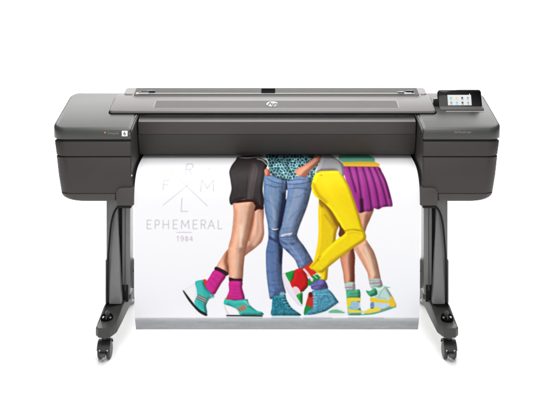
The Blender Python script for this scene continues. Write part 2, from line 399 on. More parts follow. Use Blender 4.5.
def smooth(P, closed=True, per=5):
    P = [np.array(p, float) for p in P]; n = len(P); out = []
    for i in range(n):
        p0, p1, p2, p3 = P[(i - 1) % n], P[i], P[(i + 1) % n], P[(i + 2) % n]
        for k in range(per):
            t = k / per
            out.append(.5 * (2 * p1 + (p2 - p0) * t * .8 + (2 * (p0*.8+p1*.2) - 5 * p1 + 4 * p2 - (p3*.8+p2*.2) + .6*(p1-p2)*0) * t * t * 0 + 0) if False else catm(p0, p1, p2, p3, t))
    return out
def catm(p0, p1, p2, p3, t, k=.38):
    m1 = (p2 - p0) * k; m2 = (p3 - p1) * k; t2 = t * t; t3 = t2 * t
    return (2*t3 - 3*t2 + 1) * p1 + (t3 - 2*t2 + t) * m1 + (-2*t3 + 3*t2) * p2 + (t3 - t2) * m2
def win(P, pad=2):
    xs = [p[0] for p in P]; ys = [p[1] for p in P]
    i0 = max(int((min(xs) - pad - AX0) * K), 0); i1 = min(int((max(xs) + pad - AX0) * K) + 2, W)
    j0 = max(int((min(ys) - pad - AY0) * K), 0); j1 = min(int((max(ys) + pad - AY0) * K) + 2, H)
    return slice(j0, j1), slice(i0, i1)
def inside(P, sl):
    x = GX[sl]; y = GY[sl]; c = np.zeros(x.shape, bool); n = len(P)
    for i in range(n):
        x1, y1 = P[i]; x2, y2 = P[(i + 1) % n]
        if y1 == y2: continue
        c ^= ((y1 > y) != (y2 > y)) & (x < (x2 - x1) * (y - y1) / (y2 - y1) + x1)
    return c
def blur(a, r):
    """small separable box blur, twice"""
    n = max(int(r * K), 1)
    if n < 2: return a
    for _ in range(2):
        for ax in (0, 1):
            p = np.pad(a, [(n, n) if q == ax else (0, 0) for q in range(2)], mode='edge'); cs = np.cumsum(p, axis=ax)
            z = np.zeros_like(np.take(cs, [0], axis=ax)); cs = np.concatenate([z, cs], axis=ax)
            L = a.shape[ax]; w_ = 2 * n + 1
            a = (np.take(cs, np.arange(w_, w_ + L), axis=ax) - np.take(cs, np.arange(0, L), axis=ax)) / w_ if L + w_ <= cs.shape[ax] else a
    return a
def fill(P, col, per=5, soft=.25, rim=0, rimc=None, form=None, tex=None, alpha=1.0, straight=False, only=None):
    """flat-colour region; rim darkens towards the outline (a photographed, rounded form)"""
    if form is None: form = {t_skin: 4.2, t_den: 3.8}.get(tex, 1.6 if rim else 0)
    if form and rimc is not None: rimc = [.45 * a_ + .55 * b_ for a_, b_ in zip(col, rimc)]
    Q = P if straight else smooth(P, per=per)
    sl = win(Q, 4); m = inside(Q, sl).astype(float)
    c = np.ones(m.shape + (3,)) * np.array(col, float)
    if rim:
        d = blur(m, rim); d = np.clip((d - .5) * 2, 0, 1)[..., None] ** .8
        rc_ = np.array(rimc if rimc is not None else [q * .78 for q in col], float)
        c = rc_ * (1 - d) + c * d
    if form:
        d = blur(m, form); g1, g0 = np.gradient(d)
        sh = (g0 * .8 + g1 * .45) * form * K * 2.2
        c = c * (1 + np.clip(sh * .7, -.24, .1))[..., None]
        c = c * (1 + .35 * np.minimum(sh, 0)[..., None] * np.array([0, .25, .35]))
    if tex is not None: c = tex(c, GX[sl], GY[sl], sl)
    a = blur(m, soft)[..., None] * alpha
    if only is not None: a = a * only[sl][..., None]
    IMG[sl] = IMG[sl] * (1 - a) + np.clip(c, 0, 255) * a
    return sl
def mask(P, per=5):
    Q = smooth(P, per=per); sl = win(Q, 4); f = np.zeros((H, W)); f[sl] = inside(Q, sl); return f
def stroke(P, wd, col, alpha=1.0, only=None, curve=True, soft=.2):
    Q = [np.array(p, float) for p in P]
    if curve and len(Q) > 2: Q = spline(Q, 6)
    sl = win(Q, wd + 2); x = GX[sl]; y = GY[sl]; d = np.full(x.shape, 1e9)
    for a, b in zip(Q[:-1], Q[1:]):
        v = b - a; L = v @ v + 1e-9; t = np.clip(((x - a[0]) * v[0] + (y - a[1]) * v[1]) / L, 0, 1)
        d = np.minimum(d, np.hypot(x - a[0] - t * v[0], y - a[1] - t * v[1]))
    m = np.clip((wd / 2 - d) / soft + .5, 0, 1)[..., None] * alpha
    if only is not None: m = m * only[sl][..., None]
    IMG[sl] = IMG[sl] * (1 - m) + np.array(col, float) * m
def glow(P, r, col, alpha, only):
    """soft tonal patch within a region"""
    Q = spline([np.array(p, float) for p in P], 6) if len(P) > 1 else [np.array(P[0], float)] * 2
    sl = win(Q, r * 2); x = GX[sl]; y = GY[sl]; d = np.full(x.shape, 1e9)
    for a, b in zip(Q[:-1], Q[1:]):
        v = b - a; L = v @ v + 1e-9; t = np.clip(((x - a[0]) * v[0] + (y - a[1]) * v[1]) / L, 0, 1)
        d = np.minimum(d, np.hypot(x - a[0] - t * v[0], y - a[1] - t * v[1]))
    m = (np.exp(-(d / r) ** 2) * alpha * only[sl])[..., None]
    IMG[sl] = IMG[sl] * (1 - m) + np.array(col, float) * m

def t_den(c, x, y, sl): return c + ((N_f[sl] - .5) * 16 + (N_v[sl] - .5) * 18 + (N_m[sl] - .5) * 16)[..., None]
def t_skin(c, x, y, sl): return c + ((N_m[sl] - .5) * 8 + (N_l[sl] - .5) * 10)[..., None]
def t_cloth(c, x, y, sl): return c + ((N_f[sl] - .5) * 5 + (N_m[sl] - .5) * 5)[..., None]
def t_mott(c, x, y, sl):
    n = vn_s[sl]; return c + ((n - .5) * 110)[..., None] * np.array([1, .8, .7])
vn_s = vnoise(.9, .9, 9) * .6 + vnoise(.5, .5, 10) * .4

# floor band of the picture
fl = np.clip((GY - 317.4) / .8, 0, 1)[..., None]
tone = 200 - 40 * np.clip((GY - 318) / 4, 0, 1) + (vnoise(14, .9, 21) - .5) * 14 + (vnoise(3, 1.2, 22) - .5) * 6
IMG[:] = IMG * (1 - fl) + fl * (tone[..., None] + np.array([-2, -1, 2.]))
# lettering
G1 = (216, 215, 218)
for P in (((169, 170.3), (207.6, 206)), ((208.3, 168), (163, 205.5))): stroke(P, .8, G1)
G2 = (204, 202, 206)
def glyph(ch, x0, x1, y0, y1, wd, col, sk=0.0):
    D = {'R': [[(0, 1), (0, 0), (.75, 0), (1, .25), (.75, .5), (0, .5)], [(.45, .5), (1, 1)]], 'F': [[(0, 1), (0, 0), (1, 0)], [(0, .45), (.8, .45)]],
         'M': [[(0, 1), (.06, 0), (.5, .75), (.94, 0), (1, 1)]], 'L': [[(0, 0), (0, 1), (1, 1)]], 'E': [[(1, 0), (0, 0), (0, 1), (1, 1)], [(0, .48), (.85, .48)]],
         'P': [[(0, 1), (0, 0), (.75, 0), (1, .27), (.75, .54), (0, .54)]], 'H': [[(0, 0), (0, 1)], [(1, 0), (1, 1)], [(0, .5), (1, .5)]],
         'A': [[(0, 1), (.5, 0), (1, 1)], [(.2, .65), (.8, .65)]], '1': [[(.2, .2), (.6, 0), (.6, 1)]],
         '9': [[(1, .35), (.7, .55), (.3, .55), (0, .3), (.3, 0), (.7, 0), (1, .3), (.95, .7), (.6, 1), (.2, 1)]],
         '8': [[(.5, .48), (.1, .25), (.5, 0), (.9, .25), (.5, .48), (0, .75), (.5, 1), (1, .75), (.5, .48)]], '4': [[(.75, 1), (.75, 0), (0, .7), (1, .7)]]}
    for s_ in D[ch]: stroke([(x0 + (x1 - x0) * a + sk * (.5 - b) * (y1 - y0), y0 + (y1 - y0) * b) for a, b in s_], wd, col, curve=False)
glyph('R', 184, 191, 164, 174.7, .75, G2); glyph('F', 162.8, 169, 180.5, 190, .75, G2); glyph('M', 200.5, 213.5, 180, 191.5, .75, G2); glyph('L', 181.6, 188.4, 198, 211.4, .8, G2, .06)
G3 = (196, 192, 200)
for ch, a, b in (('E', 147.2, 151.3), ('P', 155.2, 159.6), ('H', 163.2, 168.6), ('E', 173.2, 177.4), ('M', 181.4, 189), ('E', 193.2, 197.4), ('R', 201.2, 205.8), ('A', 208, 214.6), ('L', 218.2, 222)):
    glyph(ch, a, b, 220.2, 228.8, .72, G3)
stroke([(176.6, 232.4), (191.6, 232.4)], .55, (200, 180, 190))
for ch, a in (('1', 176.4), ('9', 180.6), ('8', 185.2), ('4', 189.6)): glyph(ch, a, a + 3, 236.2, 241.2, .6, (206, 184, 198))

SK = (222, 168, 140); SKD = (150, 88, 58)
# ---- fourth figure (rear right) legs
P = [(343.0, 250), (352, 246), (355, 256), (354.6, 268), (354.2, 285), (345.2, 285), (343, 272), (340.2, 258)]
fill(P, (205, 142, 115), rim=1.6, rimc=(130, 72, 50), tex=t_skin); m = mask(P)
glow([(352.5, 250), (353.5, 262), (353, 284)], 2.6, (110, 55, 38), .85, m); glow([(346, 258), (348, 280)], 1.6, (232, 172, 150), .7, m)
P = [(353, 246), (364.5, 239), (369, 244), (374, 252), (377, 261), (379, 270), (380.5, 282), (369.6, 282), (367.5, 273), (362, 263), (357, 254)]
fill(P, (224, 178, 152), rim=2.0, rimc=(165, 108, 82), tex=t_skin); m = mask(P)
glow([(365, 248), (369, 258), (373, 274)], 2.2, (240, 208, 180), .8, m); glow([(357, 248), (364, 262), (369, 276)], 1.6, (205, 140, 122), .6, m)
P = [(358, 209), (373.5, 208), (371, 217), (367, 226), (364, 234), (361, 226)]
fill(P, (214, 160, 135), rim=1.6, rimc=(160, 100, 76), tex=t_skin)
P = [(343.2, 155), (375.5, 155), (379, 162), (346, 163)]; fill(P, (118, 182, 158), per=2, tex=t_cloth); m = mask(P, 2)
# skirt with pleats
P = [(344, 165.8), (362, 166.3), (381, 166.6), (384, 172), (387, 180), (390, 192), (392.6, 205.6), (388, 206.6), (383, 207.2), (378.2, 209.4), (373.6, 208.2), (371.5, 211.2), (365, 211.6), (358, 211.8), (350, 190)]
fill(P, (160, 58, 142), rim=.5, tex=t_cloth); m = mask(P)
for (a, b, c) in (((350.5, 166), (352.5, 178), (356, 192)), ((357.8, 167), (360, 188), (362.5, 211)), ((364.8, 167), (368.5, 188), (371.5, 210)), ((371, 167), (376, 188), (379, 208)), ((377, 167.5), (382.5, 186), (387, 206)), ((381, 169), (386, 182), (389.8, 198))):
    glow([a, b, c], 1.0, (96, 24, 86), .8, m); glow([(a[0] + 3, a[1]), (b[0] + 3.2, b[1]), (c[0] + 3, c[1])], 1.3, (186, 84, 166), .6, m)
    stroke([a, b, c], .45, (60, 10, 54), .7, m)
glow([(361.5, 200), (362, 212)], 1.8, (45, 8, 40), .9, m)
P = [(345, 162.2), (378.6, 161.6), (381.8, 166.8), (345, 166.4)]; fill(P, (232, 190, 72), per=2)
stroke([(345, 166.6), (381, 167)], .6, (110, 40, 60), .8)
# socks and shoes
def sock(P, y1, y2, xa, xb, dy=0):
    fill(P, (176, 200, 186), rim=1.2, rimc=(130, 150, 140), tex=t_cloth); m = mask(P)
    stroke([(xa, y1), (xb, y1 + dy)], 1.3, (196, 118, 160), .9, m, False); stroke([(xa, y2), (xb, y2 + dy)], .8, (150, 150, 190), .7, m, False)
sock([(345, 283), (354.3, 282.4), (354.8, 291), (346.6, 292)], 287.6, 290, 344, 356, -.4)
sock([(369.5, 279.4), (380.4, 279), (382.2, 287), (371.6, 288.5)], 283.6, 281, 368, 382, -1)
P = [(347, 296), (359.8, 296), (360, 303), (361, 309.5), (364, 312.5), (363.8, 315), (350, 315.2), (347.8, 312), (347.6, 304)]
fill(P, (128, 196, 190), rim=.8, tex=t_cloth); m = mask(P)
P2 = [(346.4, 290.2), (352, 290.8), (359.4, 289.4), (360.2, 297.6), (353, 298.6), (347.2, 297.6)]; fill(P2, (88, 176, 134), rim=1.1, rimc=(50, 120, 92), tex=t_cloth)
stroke([(350, 293.6), (358, 293)], .7, (50, 120, 90), .8)
fill([(347.2, 298.2), (360, 297.8), (360, 301), (352, 301.6), (350, 306), (347.4, 306.4)], (240, 212, 72)); fill([(352, 302.6), (359.6, 302.4), (360, 308), (352.4, 308.4)], (190, 216, 224), tex=t_cloth)
for k in range(4): stroke([(352.5, 303.4 + 1.5 * k), (358.6, 303 + 1.5 * k)], .5, (90, 130, 190), .8)
fill([(348, 309), (356, 310), (362, 310.6), (364, 312.4), (350, 312.6)], (236, 214, 84)); stroke([(349, 314.8), (364, 314.6)], 1.0, (60, 150, 130))
P = [(373.7, 287), (380, 287.4), (383.9, 285.4), (388, 289.3), (391, 294), (394.4, 300), (396.4, 306.2), (389, 309), (380.8, 312), (372, 313.8), (363.5, 315), (361, 313.4), (363.5, 311.4), (370.4, 308), (370.8, 298.4), (372, 292)]
fill(P, (196, 222, 214), rim=1.0, rimc=(130, 180, 165), tex=t_cloth); m = mask(P)
fill([(370.8, 297.2), (378, 299), (389, 300.8), (388.4, 303.2), (378, 302.4), (370.8, 301.6)], (242, 206, 66)); fill([(391, 296), (394.2, 300), (396, 305.8), (391, 307), (389.4, 302)], (240, 200, 60))
fill([(364, 312.6), (370.4, 308.2), (376, 306.8), (381, 307.8), (380, 311), (370, 313.2)], (238, 218, 88)); fill([(376, 303.4), (383, 303.2), (388.4, 304.6), (385, 308.4), (377, 307.4)], (196, 218, 236), tex=t_cloth)
fill([(370.6, 303), (374, 302.6), (374, 308), (371, 308.4)], (84, 122, 176)); 
for k in range(3): stroke([(371, 303.8 + 1.6 * k), (374, 303.4 + 1.6 * k)], .5, (215, 225, 235), .9)
stroke([(362, 314.8), (374, 313.8), (386, 310.4), (396, 306.8)], 1.0, (96, 186, 154))
fill([(366, 290.6), (370, 291), (374.7, 288), (377, 291), (377, 294.6), (371, 296.6), (368, 294.4)], (72, 166, 124), rim=1, tex=t_cloth)
stroke([(384, 288), (381, 292), (379, 297)], .8, (140, 190, 178)); stroke([(385, 287), (389.5, 287.6)], 1, (120, 200, 165)); stroke([(376, 297), (386, 298.6)], .6, (150, 196, 190))
# ---- first figure
P = [(250, 206), (263.2, 208), (263.6, 222), (264.1, 234), (261.5, 242), (254, 249), (246, 255), (236, 266), (228, 275), (216.5, 268), (221, 259), (227, 250), (240, 238), (250, 225)]
fill(P, (232, 182, 160), rim=2.0, rimc=(184, 120, 92), tex=t_skin); m = mask(P)
glow([(259, 214), (260, 232), (254, 244)], 2.6, (238, 190, 166), .8, m); glow([(228, 253), (226, 262), (230, 272)], 2.6, (140, 78, 52), .8, m); glow([(254, 212), (252.5, 224), (249, 240)], 1.4, (170, 100, 72), .7, m)
P = [(233.2, 199), (245, 198), (256.4, 200), (254.6, 212), (252, 226), (247.5, 243), (245, 254), (243.6, 266), (241.8, 281), (229.6, 281), (229, 271), (228, 258), (228.4, 247), (231, 237), (232.6, 226), (233.6, 213)]
fill(P, (228, 178, 152), rim=2.6, rimc=(158, 96, 68), tex=t_skin); m = mask(P)
glow([(242, 206), (243, 220), (241, 236)], 3.0, (242, 204, 182), .75, m); glow([(241, 226), (240.5, 246)], 1.8, (254, 226, 202), .7, m); glow([(237.5, 255), (236, 276)], 2.6, (236, 190, 166), .7, m)
glow([(236, 210), (235, 228), (231, 246)], 1.6, (196, 130, 100), .25, m)
fill([(216.4, 266.6), (228, 272.4), (226.2, 276), (214.8, 270.4)], (62, 24, 50), per=3)
P = [(214.8, 270), (225.8, 275.8), (221.5, 283), (218, 289), (214.2, 294.6), (209, 291.5), (204.8, 285), (209.5, 277)]
fill(P, (206, 52, 148), rim=1.6, rimc=(150, 26, 104), tex=t_cloth); m = mask(P)
stroke([(210, 277), (216, 281), (219, 286)], .5, (150, 25, 105), .6, m); stroke([(208, 281), (215, 288)], .4, (150, 25, 105), .5, m); stroke([(212, 273), (222, 279)], .4, (160, 30, 110), .5, m)
fill([(184.2, 291.4), (189, 287), (195.6, 283.4), (196, 292), (195.4, 301), (193.5, 303.2)], (246, 245, 247), rim=.8, rimc=(226, 226, 232), form=0)
P = [(195.2, 283.8), (196, 281.2), (203.4, 280), (205.4, 286), (208, 290), (211.4, 293.4), (214, 295.6), (211, 298), (208.4, 300.4), (206, 305.4), (207, 312.4), (205.2, 315), (200, 310.5), (195.2, 305.2), (194.6, 301), (197, 295.3), (196.6, 289)]
fill(P, (66, 182, 178), rim=1.2, rimc=(40, 140, 140), tex=t_cloth); m = mask(P)
glow([(200, 285), (202, 296)], 2, (92, 204, 198), .6, m)
fill([(203, 279.8), (206.4, 279.8), (206.2, 286.4), (205, 285)], (226, 62, 42))
for k, c in enumerate(((120, 96, 88), (222, 190, 160), (104, 84, 92), (214, 176, 150), (120, 100, 96))): stroke([(197.6 - .25 * k, 294.6 + .95 * k), (206.8 - .3 * k, 299 + .95 * k)], .75, c, .95, None, False)
for k in range(4): stroke([(207.5 + k * .9, 301 - k * 1.9), (210.3 + k * .9, 300.6 - k * 1.9)], .6, (236, 246, 246))
stroke([(210, 297), (213, 295), (214, 297), (212, 298)], .5, (60, 150, 160))
fill([(183, 291.4), (184.2, 291.2), (194.6, 304.8), (200, 310), (207, 314.2), (205.4, 316), (198, 311.8), (189, 301.4)], (34, 32, 34), per=3)
fill([(229.2, 277.4), (235, 278.8), (242, 278.6), (242, 282.2), (235, 282.8), (229.4, 281.6)], (56, 20, 46), per=3)
P = [(229.5, 281.2), (242, 281.8), (242.2, 288), (244.8, 299.6), (236, 301.5), (226.4, 299.4), (229, 291)]
fill(P, (206, 50, 148), rim=1.8, rimc=(140, 24, 98), tex=t_cloth); m = mask(P)
for k in range(4): stroke([(229, 285 + 3.6 * k), (236, 286.6 + 3.3 * k), (243, 285.4 + 3.1 * k)], .8, (168, 34, 118), .4, m)
fill([(224, 304), (232, 306), (241.4, 314.2), (241, 315.2), (228, 315.2), (225.4, 310)], (248, 246, 249), rim=.8, rimc=(222, 212, 222), form=0)
stroke([(225, 306), (226.5, 311), (229, 314.5)], .6, (226, 190, 205), .8)
P = [(224.2, 300.4), (226.2, 298), (234, 300.4), (244.4, 299.2), (247.4, 299.2), (248.6, 302.6), (250.6, 305.8), (256.8, 310.6), (261.6, 312), (262.8, 315), (241, 315), (238.6, 311.6), (235.6, 308.4), (230, 306), (224, 304)]
fill(P, (66, 186, 176), rim=1.1, rimc=(36, 140, 132), tex=t_cloth)
fill([(226.2, 297.4), (229.4, 296.6), (230, 299.6), (226.6, 299.4)], (214, 60, 60))
fill([(237, 308.4), (241, 305.6), (244.6, 304.8), (247, 308.4), (243, 310.8), (240, 311.6)], (176, 150, 120))
for k in range(3): stroke([(238.2 + 2.3 * k, 308.6 - 1.0 * k), (240.8 + 2.3 * k, 311.4 - 1.0 * k)], .6, (110, 92, 96), .9)
for k in range(3): stroke([(244.4 + 1.4 * k, 302 + 1.4 * k), (248.4 + 1.2 * k, 301.6 + 1.8 * k)], .6, (232, 246, 244))
stroke([(226.6, 315.6), (262, 316)], 1.3, (36, 36, 40))
P = [(237, 156), (233.4, 160.4), (230, 166), (228.4, 172), (230, 180), (231.4, 189), (229.4, 198), (229.8, 203), (231.6, 205), (235, 202), (243, 199.4), (252, 199.8), (257, 201.6), (260, 206), (263.2, 209), (263.9, 200), (262.6, 190), (263.6, 179), (265.4, 170), (267.4, 164), (264.6, 159), (258, 156)]
LN = [(231.6, 202.6), (236.8, 200.4), (251, 199.2), (257, 200.5), (263.4, 206), (263.2, 209.6), (258.5, 209.2), (254.4, 211), (256.5, 203.8), (250, 201.8), (237, 203)]
fill(LN, (66, 16, 12), tex=t_cloth)
fill(P, (66, 60, 61), rim=2.2, rimc=(34, 30, 32), tex=t_cloth); m = mask(P)
fill([(253.6, 203), (257.2, 202), (263.2, 207.2), (263.1, 209.4), (258.5, 208.8), (254.2, 211.2), (255.6, 206)], (58, 14, 12))
glow([(254, 166), (251, 184), (248.5, 199)], 3.0, (96, 88, 88), .85, m); glow([(247.5, 176), (246, 199)], .5, (36, 32, 34), .6, m); glow([(257, 168), (254, 186), (252, 198)], .6, (112, 104, 104), .6, m)
stroke([(262.6, 176), (260.8, 190), (261.8, 206)], .6, (34, 30, 32), .7, m); stroke([(231.6, 203), (240, 199.4), (252, 199.4), (262.8, 206.4)], .5, (100, 90, 88), .7, m)
stroke([(236.5, 157.2), (246, 157.8), (258, 157), (265, 160)], .9, (226, 226, 226)); stroke([(256, 158.6), (262, 160.4), (266.6, 164.6)], .9, (200, 200, 200)); stroke([(240, 156), (262, 156), (268, 161)], .6, (40, 36, 38))
# ---- second figure, jeans
LS = [(264.4, 174), (274, 176), (286, 181), (286.2, 189), (285.4, 200), (283, 214), (279.6, 229), (279.6, 240), (282.8, 248), (282.2, 260), (282, 276), (284, 286), (285.6, 293.4), (278, 295.4), (270.4, 299.2), (268.6, 291), (266.8, 277), (266, 264), (266, 251), (268.4, 238), (267.8, 225), (264.8, 210), (263.6, 194)]
RS = [(284, 180), (298, 176), (309, 177.4), (312.4, 184), (311, 192), (306.8, 207.5), (300, 225), (297.2, 236), (304, 246), (309, 254), (313, 262.4), (307, 267), (300, 270.6), (295, 260), (288.6, 253), (282, 246.6), (279, 239), (279.6, 228), (283.4, 212), (286, 198), (286.8, 188)]
fill(LS, (112, 138, 172), rim=1.8, rimc=(52, 66, 108), tex=t_den); ml = mask(LS)
glow([(272, 246), (272, 268), (276, 290)], 5, (84, 108, 158), .6, ml); glow([(272.5, 190), (273, 212), (274, 226)], 3.2, (138, 158, 186), .8, ml)
glow([(284, 194), (281.6, 212), (278.6, 232), (280, 246), (281, 262)], 2.0, (24, 32, 66), .85, ml); glow([(267, 236), (274, 240), (282, 242)], 1.6, (44, 56, 100), .8, ml); glow([(272, 256), (273, 272)], 2, (104, 124, 172), .6, ml)
for y_, a_, b_ in ((251, 267, 276), (263, 273, 283), (271, 267, 277), (280, 272, 283), (284, 268, 279), (288, 274, 285), (291, 269, 281)): glow([(a_, y_), ((a_ + b_) / 2, y_ + 1.4), (b_, y_ - .2)], .7, (66, 84, 134), .4, ml)
glow([(269.5, 258), (270, 280)], 1.2, (112, 132, 178), .5, ml); glow([(274, 262), (277, 286)], 1.0, (106, 126, 174), .45, ml)
fill(RS, (118, 140, 174), rim=1.8, rimc=(58, 70, 116), tex=t_den); mr_ = mask(RS)
glow([(299, 192), (294, 210), (289, 228)], 4.0, (152, 168, 196), .8, mr_); glow([(294, 246), (303, 262)], 3.4, (112, 134, 178), .7, mr_); glow([(286.4, 192), (284.2, 206), (280.6, 226)], 1.0, (22, 30, 64), .9, mr_)
glow([(280, 240), (286, 244), (294, 244)], 1.2, (70, 84, 130), .7, mr_); glow([(287, 250), (298, 268)], 1.2, (50, 62, 110), .7, mr_)
for a, b in (((282, 239), (297, 238.4)), ((283, 242.6), (300, 241.6)), ((296, 262), (309, 256)), ((298, 266), (311, 260))): stroke([a, ((a[0] + b[0]) / 2, (a[1] + b[1]) / 2 + 1), b], .5, (64, 78, 124), .55, mr_)
for P_ in ([(266, 178), (274, 182), (284, 184)], [(266, 184), (274, 187), (283, 187)], [(287, 184), (298, 184), (310, 182)], [(289, 189), (299, 188), (309, 190)], [(288, 181), (296, 179.6), (306, 179.4)]): stroke(P_, .7, (48, 58, 100), .6)
stroke([(286, 181), (286.6, 190), (285.6, 200), (283, 214), (279.6, 230)], 1.3, (18, 24, 52), .95)
fill([(286.2, 190.4), (287.6, 190.4), (287.2, 196), (285.8, 200)], (236, 236, 242), per=3)
fill([(271.6, 228.6), (275, 229), (279, 228.6), (276, 230), (272.4, 230)], (222, 224, 228)); stroke([(268, 228.4), (273, 230.4), (279, 231.4)], .5, (40, 52, 96), .8, ml)
fill([(280.6, 235.2), (285, 233.8), (292.6, 232.8), (290, 235), (286.6, 235), (282, 236.6)], (222, 216, 214)); stroke([(279.8, 237.4), (287, 237.4), (297, 235.6)], .6, (60, 74, 122), .8, mr_)
for P_, w_ in (([(266, 200), (272, 204), (278, 212)], .9), ([(267, 214), (272, 218), (277, 226)], .8), ([(268, 232), (273, 234), (281, 236)], .9), ([(267, 240), (274, 246), (281, 248)], 1.0)): glow(P_, w_, (80, 102, 146), .3, ml)
for P_, w_ in (([(308, 190), (300, 196), (292, 198)], .9), ([(305, 206), (298, 210), (288, 220)], .8), ([(298, 226), (290, 228), (282, 229)], .8), ([(284, 248), (292, 250), (302, 248)], .9), ([(290, 254), (298, 256), (307, 254)], .8), ([(294, 259), (302, 262), (311, 259)], .7)): glow(P_, w_, (84, 104, 150), .3, mr_)
for P_, w_ in (([(270, 196), (273, 208), (274, 220)], 1.2), ([(296, 190), (292, 206), (287, 222)], 1.4), ([(288, 243), (296, 252), (303, 264)], 1.2)): glow(P_, w_, (176, 188, 208), .4, ml + mr_)
# hands and leopard top
fill([(263.8, 170), (267, 168.4), (269.8, 171), (270, 175.6), (265.4, 176)], (206, 128, 100), rim=.9)
LP = [(267.8, 154), (267.4, 161), (268.6, 168), (271, 174), (278, 178.4), (286, 181), (293, 179.4), (300, 174), (308, 177.6), (312.6, 184.6), (314.6, 178), (316.4, 170), (320, 164), (322, 154)]
r2 = np.random.RandomState(8)
sites = []
for j in range(12):
    for i in range(19): sites.append((265 + i * 3.2 + (j % 2) * 1.6 + r2.uniform(-1.2, 1.2), 154 + j * 2.9 + r2.uniform(-1.0, 1.0)))
def t_leo(c, x, y, sl):
    d1 = np.full(x.shape, 99.); d2 = np.full(x.shape, 99.)
    for sx_, sy_ in sites:
        d = np.hypot(x - sx_, (y - sy_) * 1.15); d2 = np.minimum(d2, np.maximum(d, d1)); d1 = np.minimum(d1, d)
    e = d2 - d1
    out = np.where((e < .5 + .8 * N_m[sl])[..., None], np.array([160, 206, 210.]), np.array([20, 44, 56.]))
    out = np.where((d1 < .35 + .55 * N_m[sl])[..., None], np.array([88, 160, 170.]), out)
    out = out * (.78 + .4 * N_l[sl])[..., None]
    return out
fill(LP, (40, 80, 90), tex=t_leo, soft=.2); mL = mask(LP)
glow([(268, 172), (278, 178), (290, 180)], 1.4, (24, 34, 48), .6, mL)
fill([(308.2, 177), (312, 178.4), (313, 185), (310, 182)], (30, 60, 70), alpha=.4)
P = [(328, 155), (320, 155.4), (312, 160.6), (304, 165.6), (297.4, 168.6), (295.6, 171.4), (296.8, 174.6), (301, 176.6), (307, 176.6), (311, 170.6), (317, 165.6), (323, 160.6)]
fill(P, (214, 148, 122), rim=1.4, rimc=(164, 96, 72), tex=t_skin); m = mask(P); glow([(318, 160), (308, 167), (302, 171)], 1.6, (236, 180, 154), .6, m)
stroke([(296, 170.4), (294.6, 171.6)], .7, (160, 200, 180))
# ---- third figure: red-green shoe raised behind, then yellow trousers
fill([(282, 274.6), (285.8, 272.6), (290, 280), (296, 291), (302.6, 303.2), (301.6, 306.4), (297, 303.6), (290, 295), (284.4, 285)], (240, 232, 242), rim=1.0, rimc=(214, 206, 222), per=4, form=0)
fill([(285.4, 273.8), (289, 271.8), (294.8, 270.4), (295, 276), (293, 281), (290.4, 283)], (34, 152, 72), rim=.6, tex=t_cloth)
fill([(294.6, 270.6), (298, 268.8), (303.2, 268.6), (306, 274), (308.4, 280), (308, 285.6), (304.6, 289.4), (300.6, 292.6), (297.4, 289), (293, 288.6), (290.2, 282.4), (293.4, 278)], (206, 30, 34), rim=.8, rimc=(160, 20, 30), tex=t_cloth)
fill([(292.6, 288), (295.6, 286.4), (298.4, 288), (300.6, 292), (298, 295), (295.4, 295)], (240, 214, 224))
fill([(296.4, 295.6), (299.4, 293.6), (302.4, 292.6), (302.6, 298), (302.2, 304.4), (299.4, 301)], (36, 160, 72), rim=.5)
fill([(303, 268.4), (308, 264.8), (312.4, 261.6), (316, 266), (318, 271), (313, 275.6), (308, 276.4)], (214, 62, 44), tex=t_cloth)
fill([(308, 280), (311.6, 276.2), (316.8, 274.6), (321, 277.6), (317, 281.6), (312, 285), (308.4, 285.6)], (36, 146, 70), tex=t_cloth)
stroke([(304, 269.4), (308, 274), (312, 280.6)], 2.2, (240, 206, 214)); stroke([(310, 276.2), (313.4, 279.4)], .7, (236, 240, 236)); stroke([(313.2, 274.8), (317, 278.2)], .7, (236, 240, 236)); stroke([(307.6, 286.4), (303, 291.4)], .9, (30, 90, 60))
YL = [(312, 184), (318.4, 196), (318.6, 206), (318.2, 214), (318.6, 230), (317.6, 244), (314, 260), (309.4, 267.2), (314, 270.6), (320.4, 275), (321.6, 280), (324, 281), (327.2, 279), (328.4, 266), (331, 256), (335, 243), (336.6, 232), (339.6, 224), (338, 212), (330, 198)]
fill(YL, (238, 206, 22), rim=1.6, rimc=(216, 182, 14), tex=t_cloth); mY = mask(YL)
glow([(322, 200), (330, 210), (337, 224)], 3.2, (142, 98, 22), .95, mY); glow([(318, 198), (322, 206)], 1.6, (150, 108, 20), .7, mY); glow([(325, 215), (334, 228), (334, 236)], 1.2, (190, 150, 16), .6, mY)
YR = [(316.4, 172.6), (320.8, 170.8), (330, 170.2), (339, 170.4), (344.4, 176), (350.6, 189), (357.6, 210), (362.4, 226), (366.2, 236), (364.4, 240.6), (353.8, 247.8), (339.8, 258), (328.4, 267.2), (322, 272.6), (315, 271), (309.2, 267.2), (313, 264), (318.4, 257.4), (325, 250), (335.2, 240.6), (344.8, 233), (341.4, 229), (338.6, 222), (331, 210), (322, 201), (315, 196), (311.4, 187), (313, 180)]
fill(YR, (246, 218, 18), rim=1.5, rimc=(232, 198, 14), tex=t_cloth); mR = mask(YR)
fill([(338.8, 222), (341.6, 227), (345.4, 232.4), (340.2, 237), (338.4, 234), (339.6, 229)], (112, 66, 34))
glow([(342, 232), (352, 229.6), (362, 231)], .9, (196, 154, 12), .8, mR); stroke([(344, 230.6), (352, 229.4), (360, 230.4)], .5, (150, 112, 14), .7, mR); stroke([(346, 234), (354, 232.6), (361, 234)], .4, (170, 130, 14), .6, mR)
glow([(320, 256), (316, 262), (312, 266)], 1.3, (206, 168, 14), .8, mR); stroke([(316, 258.4), (319, 261)], .6, (150, 112, 14), .7, mR); glow([(345, 252), (330, 262)], 1.4, (214, 178, 14), .7, mR)
